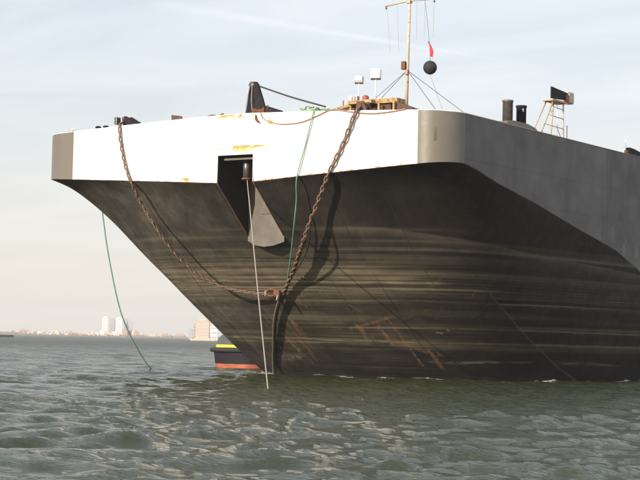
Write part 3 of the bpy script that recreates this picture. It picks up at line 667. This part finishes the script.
hd = MB().box((-.05, 1.72, 2.36), (.32, .62, .56)).build('lamp_head', m_cream, lt, bevel=.02)
MB().box((.13, 1.72, 2.36), (.03, .5, .44)).build('lens', m_cream, hd)
MB().box((.15, 1.12, 2.25), (.2, .3, .34)).build('lamp_fitting', m_red, lt, bevel=.02)
# cleat and antenna far right
cl_ = tag(empty('deck_fitting', (10.1, 19.0, 11.58)), 'small dark pointed deck fitting with a whip at the far right edge', 'deck fitting')
MB().prism([(0, -.2, 0), (0, -.1, .35), (0, .5, .32), (0, 2.3, .12), (0, 2.0, 0)], (.25, 0, 0)).build('arm', m_black, cl_)
MB().tube([(.1, -.3, 0), (.1, -.3, .8)], .02, 6).build('whip', m_wht, cl_, True)
MB().box((.1, -.1, .1), (.2, .3, .2)).build('foot', m_red, cl_)

# ------------------------------------------------------------------ workboat lying off the port bow
bt = tag(empty('workboat', (-16.35, 21.4, 0), 0), 'low dark workboat with orange bottom and yellow stripe behind the left of the barge', 'boat')
m_boatred = mat('orange_red_antifouling', (0.36, 0.10, 0.05), 0.7, var=0.4, scale=2)
m_ylw = mat('bright_yellow_band', (0.72, 0.60, 0.03), 0.5, var=0.08)
m_cover = mat('grey_canvas', (0.085, 0.09, 0.11), 0.75, var=0.25, scale=3)
def hullring(z, w, L0, L1, n=26, pw=2.6):
    pts = []
    for k in range(n):
        a = math.pi*k/(n-1); x = -w*math.copysign(abs(math.cos(a))**(2/pw), math.cos(a)); y = L0*(1-abs(math.sin(a))**(2/pw))
        pts.append((x, y, z))
    pts.append((w, L1, z)); pts.insert(0, (-w, L1, z)); return pts
def shell(rings, name, m, cap=False):
    n = len(rings[0]); mb = MB(); v = [p for r in rings for p in r]
    f = [(i*n+k, i*n+k+1, (i+1)*n+k+1, (i+1)*n+k) for i in range(len(rings)-1) for k in range(n-1)]
    f += [(i*n+n-1, i*n, (i+1)*n, (i+1)*n+n-1) for i in range(len(rings)-1)]
    if cap: f.append(tuple(range((len(rings)-1)*n, len(rings)*n)))
    mb.add(v, f); return mb.build(name, m, bt, True)
BW = 2.35
shell([hullring(-.6, BW-.3, 3.0, 13), hullring(.27, BW-.12, 2.6, 13)], 'lower_hull', m_boatred)
shell([hullring(.27, BW-.12, 2.6, 13), hullring(.95, BW-.02, 2.4, 13), hullring(1.05, BW, 2.4, 13)], 'upper_hull', m_black, True)
fr = hullring(1.10, BW+.10, 2.5, 12.8); MB().tube([(x, y-.1, z) for x, y, z in fr], .14, 8).build('rubber_fender', m_rubber, bt, True)
shell([hullring(1.26, BW-.25, 2.3, 12.6), hullring(1.42, BW-.27, 2.3, 12.6)], 'yellow_band', m_ylw, True)
shell([hullring(1.42, BW-.35, 2.3, 5.5), hullring(1.75, BW-.45, 2.2, 5.4), hullring(2.0, BW-.85, 1.9, 5.2), hullring(2.10, BW-1.4, 1.4, 4.6)], 'grey_canopy', m_cover, True)
for x in (-1.2, -.4, .4): MB().tube([(x, .25, 1.42), (x, .45, 1.85), (x, 1.0, 2.08)], .025, 6).build('canopy_rib', m_steel, bt)
wh = MB().box((.2, 9.0, 2.3), (2.6, 3.0, 1.8), taper=.92).build('wheelhouse', m_wht, bt, bevel=.05)
for x in (-.6, .2, 1.0): MB().box((x, 7.50+.07, 2.7), (.6, .05, .6)).build('window', m_black, wh)

# ------------------------------------------------------------------ far shore
def far(px, D, z=0):   # place by bearing (pixels off the view axis) and distance in metres
    p = CAM+VD*D+RT*((px-320)/1714*D); return Vector((p.x, p.y, z))
def bld(px, w, h, D, col, label, cat='building', name='apartment_building', roof=True, nwin=0):
    r = empty(name, far(px, D), math.atan2(RT.y, RT.x)); tag(r, label, cat)
    MB().box((0, 0, h/2), (w, w*.8, h)).build('wall', col, r)
    if roof: MB().box((0, 0, h+.8), (w*.55, w*.4, 1.6)).build('roof_house', col, r)
    MB().box((0, 0, h+.15), (w*1.03, w*.83, .3)).build('parapet', m_lamp, r)
    for k in range(nwin): MB().box((0, -w*.4-.04, (k+.6)*h/nwin), (w*.84, .06, h/nwin*.42)).build('window_band', m_fwin, r)
    return r
m_ftow = mat('far_white_render', (0.85, 0.83, 0.80), 0.7, var=0.05, scale=.05, bump=0)  # far building colours from here on are lightened to carry some haze
m_fgry = mat('far_grey_render', (0.26, 0.28, 0.34), 0.7, var=0.1, scale=.05, bump=0)
m_fblu = mat('far_blue_grey', (0.36, 0.40, 0.46), 0.7, var=0.1, scale=.05, bump=0)
m_fbrk = mat('far_brick', (0.42, 0.28, 0.23), 0.8, var=0.2, scale=.05, bump=0)
m_fpnk = mat('far_pink_render', (0.66, 0.48, 0.40), 0.8, var=0.15, scale=.05, bump=0)
m_ftan = mat('far_tan_render', (0.60, 0.52, 0.43), 0.8, var=0.15, scale=.05, bump=0)
m_fwin = mat('far_window_glass', (0.46, 0.45, 0.46), 0.3, var=0.1, bump=0)
K = 2400/1714
bld(107.5, 5.4*K, 19*K, 2400, m_ftow, 'leftmost white tower block on the far shore', nwin=9)
bld(114.8, 5.2*K, 17.5*K, 2440, m_fgry, 'dark grey tower block between white towers on the far shore', nwin=9)
bld(121.5, 6.5*K, 18.5*K, 2400, m_ftow, 'broader white tower block on the far shore, behind the green rope', nwin=9)
bld(128.3, 3.6*K, 17.5*K, 2420, m_fgry, 'narrow grey tower block right of the white towers', nwin=9)
bld(132.5, 3.6*K, 15*K, 2460, m_fblu, 'pale blue grey block at the right end of the far towers', nwin=7)
mats = [m_fbrk, m_fpnk, m_ftan, m_fbrk, m_ftow, m_fpnk]
x = 22; i = 0
while x < 196:
    near = abs(x-118) < 20
    w = random.uniform(2.0, 6.5); h = random.uniform(1.5, 4.2) if not near else random.uniform(3.5, 8.5); q_ = random.randrange(6); cn = ('brick red', 'pink', 'tan', 'brick red', 'white', 'pink')[q_]
    wh_ = 'left of the white towers' if x < 98 else ('at the foot of the white towers' if x < 138 else 'between the white towers and the barge')
    r = bld(x+w/2, w*K*.95, h*K, random.uniform(2250, 2380), mats[q_], 'low hazy '+cn+' house on the far shore '+wh_, 'house', 'waterfront_house', roof=random.random() < .4)
    r['group'] = 'low '+cn+' waterfront houses '+wh_; x += w*random.uniform(.75, 1.15); i += 1
bld(205, 13*K*.45, 19*K*.45, 1080, m_fpnk, 'pink apartment block on the shore just left of the barge', nwin=6)
bld(200, 8*K*.45, 16*K*.45, 1110, m_fbrk, 'brick block behind the pink building left of the barge', nwin=5)
bld(216.5, 6.5*K*.45, 14*K*.45, 1060, m_ftow, 'white building with dark windows touching the barge silhouette', nwin=3)
bld(193, 5*K*.45, 13*K*.45, 1500, m_fblu, 'pale blue hazy block at the left of the pink building')
# white ferry at the quay
fy = tag(empty('ferry', far(206, 950, 0), math.atan2(RT.y, RT.x)), 'low white vessel moored in front of the pink building', 'boat')
MB().prism([(-7, -2, -.3), (-7.6, -2, 1.0), (7, -2, 1.0), (6.4, -2, -.3)], (0, 4, 0)).build('hull', m_cream, fy)
MB().box((0, 0, 1.3), (7, 3, .7)).build('cabin', m_cream, fy); MB().box((0, -1.53, 1.35), (6, .06, .3)).build('window_band', m_fwin, fy)
# dark pier on the far left
pr = tag(empty('pier', far(3, 700, 0), math.atan2(RT.y, RT.x)), 'low dark pier with a tall post at the left edge of the photo', 'pier')
MB().box((-9, 0, .6), (28, 5, .9)).build('pier_deck', m_black, pr)
for k in range(8): MB().tube([(-22+k*3.7, -2, -1.5), (-22+k*3.7, -2, .3)], .3, 8).build('pile', m_black, pr)
MB().tube([(-1.2, 0, .8), (-1.2, 0, 6.4)], .28, 8).build('post', m_red, pr)
MB().box((-3.5, 0, 1.8), (3.5, 2.5, 1.6)).build('hut', m_black, pr)
# wooded low shore
mb = MB(); tr = random.Random(3)
for k in range(2600):
    px = tr.uniform(-120, 240); D = tr.uniform(2200, 2600); c = far(px, D, tr.uniform(0.3, 2.6 if tr.random() < .85 else 4.5)); s = tr.uniform(.8, 1.9)
    vs_ = [c+Vector((tr.uniform(-1, 1)*s, tr.uniform(-1, 1)*s, tr.uniform(-.7, .9)*s)) for _ in range(5)]
    mb.add(vs_, [(0, 1, 2), (0, 2, 3), (0, 3, 4), (1, 2, 4), (1, 3, 4)])
m_tree = mat('winter_trees', (0.27, 0.20, 0.16), 0.9, var=0.4, scale=.2, bump=0)  # tree colour moved towards the haze tone
tag(mb.build('shore_trees', m_tree), 'hazy band of bare winter trees along the far shore', 'trees', kind='stuff')
sh_ = []; 
for k in range(61):
    px = -1400+k*60; sh_.append((px, 2190+40*math.sin(k*1.3)))
mb = MB(); n = len(sh_); v = [far(px, D, -1) for px, D in sh_]+[far(px, D+12, 1.3+.5*math.sin(i)) for i, (px, D) in enumerate(sh_)]+[far(px, D+600, 2.2) for px, D in sh_]
mb.add(v, [(i, i+1, n+i+1, n+i) for i in range(n-1)]+[(n+i, n+i+1, 2*n+i+1, 2*n+i) for i in range(n-1)])
m_shore = mat('shore_ground', (0.22, 0.18, 0.14), 0.9, var=0.3, scale=.05, bump=0)
tag(mb.build('far_shore', m_shore), kind='structure')

# ------------------------------------------------------------------ water
def water():
    dep = [3.0]
    while dep[-1] < 5200:
        d = dep[-1]; dep.append(d+(max(.075, d*.0042) if d < 520 else d*.02))
    dep = np.array(dep)
    lat = [0.0]
    while lat[-1] < 3200: lat.append(lat[-1]+max(.105, .105+max(0, lat[-1]-9)*.028))
    lat = np.array(lat); lat = np.concatenate([-lat[:0:-1], lat])
    Dp, La = np.meshgrid(dep, lat, indexing='ij'); sp = np.maximum(np.gradient(dep)[:, None], np.gradient(lat)[None, :])
    X = CAM.x+VD.x*Dp+RT.x*La; Y = CAM.y+VD.y*Dp+RT.y*La
    H = np.zeros_like(X); DX = np.zeros_like(X); DY = np.zeros_like(X)
    g = np.random.default_rng(11); wind = math.atan2(-VD.y, -VD.x)+R(10)
    lams = np.concatenate([np.geomspace(.42, 1.2, 40), np.geomspace(1.2, 6.5, 36)])
    for lam in lams:
        th = wind+g.normal(0, .52); k = 2*math.pi/lam; amp = 0.0066*lam**0.82*(0.85+.05*float(sst(.6, 1.8, lam)))*(1 if lam < 3 else (3/lam)**.8)
        ph = g.uniform(0, 6.28); kx, ky = math.cos(th)*k, math.sin(th)*k
        w = sst(2.2, 3.6, lam/sp)
        rows = w.max(1) > 0; cols = w.max(0) > 0
        r0, r1 = np.where(rows)[0][[0, -1]]; c0, c1 = np.where(cols)[0][[0, -1]]
        S = (slice(r0, r1+1), slice(c0, c1+1)); a = kx*X[S]+ky*Y[S]+ph
        sn = np.sin(a); cs = np.cos(a); H[S] += w[S]*amp*cs; DX[S] -= w[S]*amp*.7*math.cos(th)*sn; DY[S] -= w[S]*amp*.7*math.sin(th)*sn
    grp = 0.72+0.6*fbm(X*.09+40, Y*.13+40, 400, 3)
    H *= grp; DX *= grp; DY *= grp
    # calmer water in the lee, directly under the rake
    # foam near the waterline of the bow
    uw = np.linspace(-12, 10.4, 240); tw = []
    for u_ in uw:
        z_ = Zh(np.full(341, u_), _tt); tw.append(float(t0(np.array(u_)))+_tt[np.argmax(z_ < 0)])
    tw = np.array(tw); foam = np.zeros_like(X)
    inb = (X > -13) & (X < 11.5) & (Y > 5) & (Y < 34)
    xi, yi = X[inb], Y[inb]; dmin = np.full(xi.shape, 99.)
    for a, b in zip(uw, tw): dmin = np.minimum(dmin, np.hypot(xi-a, yi-b))
    foam[inb] = np.exp(-(dmin/.30)**2)*(0.70+.9*sst(.3, .7, fbm(xi*1.3, yi*1.3, 410, 4)))
    foam[inb] = np.maximum(foam[inb], np.exp(-np.hypot(xi+6.0, yi-11.2)**2/1.6)*.9)
    H[inb] += foam[inb]*.09*vn(xi*5, yi*5, 411)
    P = np.stack([X+DX, Y+DY, H], -1)
    lod = sst(.15, 1.6, sp)*np.ones_like(X); lod2 = sst(.07, .35, sp)*np.ones_like(X)
    col = np.stack([foam, lod, lod2], -1)
    return gridmesh('water', P, col=col, flip=True)
mw = bpy.data.materials.new('harbour_water'); mw.use_nodes = True; N = mw.node_tree.nodes; L = mw.node_tree.links
b = N['Principled BSDF']; geo = nd(N, 'ShaderNodeNewGeometry')
def wnoise(sc, det, stretch=(1, 1, 1), rot=0):
    m = nd(N, 'ShaderNodeMapping'); m.inputs['Scale'].default_value = stretch; m.inputs['Rotation'].default_value = (0, 0, rot); L.new(geo.outputs['Position'], m.inputs[0])
    n = nd(N, 'ShaderNodeTexNoise'); n.inputs['Scale'].default_value = sc; n.inputs['Detail'].default_value = det; n.inputs['Roughness'].default_value = .6; L.new(m.outputs[0], n.inputs[0]); return n.outputs[0]
rot = -math.atan2(RT.y, RT.x)
fa = nd(N, 'ShaderNodeVertexColor'); fa.layer_name = 'paint'; fs = nd(N, 'ShaderNodeSeparateColor'); L.new(fa.outputs[0], fs.inputs[0])
h1 = wnoise(8.5, 6, (1, 1.7, 1), rot); h2 = wnoise(.55, 3, (1, 1.8, 1), rot)
bp = nd(N, 'ShaderNodeBump'); bp.inputs['Strength'].default_value = 1.0; bp.inputs['Distance'].default_value = .055; L.new(h1, bp.inputs['Height'])
bp2 = nd(N, 'ShaderNodeBump'); bp2.inputs['Strength'].default_value = 1.0; L.new(mth(N, L, 'MULTIPLY_ADD', fs.outputs[1], 2.0, .08), bp2.inputs['Distance']); L.new(h2, bp2.inputs['Height']); L.new(bp.outputs[0], bp2.inputs['Normal'])
h3 = wnoise(1.7, 4, (1, 1.9, 1), rot); bp3 = nd(N, 'ShaderNodeBump'); bp3.inputs['Strength'].default_value = 1.0; L.new(mth(N, L, 'MULTIPLY_ADD', fs.outputs[2], .42, .02), bp3.inputs['Distance']); L.new(h3, bp3.inputs['Height']); L.new(bp2.outputs[0], bp3.inputs['Normal'])
L.new(bp3.outputs[0], b.inputs['Normal'])
fn = wnoise(7.0, 8)
fm = mth(N, L, 'MULTIPLY', ramp(N, L, mth(N, L, 'MULTIPLY_ADD', fs.outputs[0], .62, mth(N, L, 'MULTIPLY', fn, .75)), [(.63, 0.0), (.80, 1.0)]), ramp(N, L, fs.outputs[0], [(.08, 0.0), (.2, 1.0)]))
wc = mixc(N, L, wnoise(.12, 3), (0.021, 0.030, 0.012), (0.040, 0.047, 0.020))
L.new(mixc(N, L, fm, wc, (.62, .62, .58)), b.inputs['Base Color'])
L.new(mth(N, L, 'MULTIPLY_ADD', fm, .5, mth(N, L, 'MULTIPLY_ADD', fs.outputs[1], .28, .05)), b.inputs['Roughness']); b.inputs['IOR'].default_value = 1.34
wob = link('water', water(), mw); tag(wob, kind='structure')

# ------------------------------------------------------------------ haze
mbh = MB(); mbh.box((0, 0, 0), (6500, 2850, 49)); ho = mbh.build('haze', None)
cc = CAM+VD*1330; ho.location = (cc.x, cc.y, 21.5); ho.rotation_euler.z = math.atan2(RT.y, RT.x)
mh = bpy.data.materials.new('haze_air'); mh.use_nodes = True; N = mh.node_tree.nodes; L = mh.node_tree.links; N.clear()
pv = nd(N, 'ShaderNodeVolumePrincipled'); pv.inputs['Color'].default_value = (.93, .93, .95, 1); pv.inputs['Density'].default_value = 0.00020; pv.inputs['Anisotropy'].default_value = 0.0
om = nd(N, 'ShaderNodeOutputMaterial'); L.new(pv.outputs[0], om.inputs['Volume']); ho.data.materials.append(mh); tag(ho, kind='stuff')
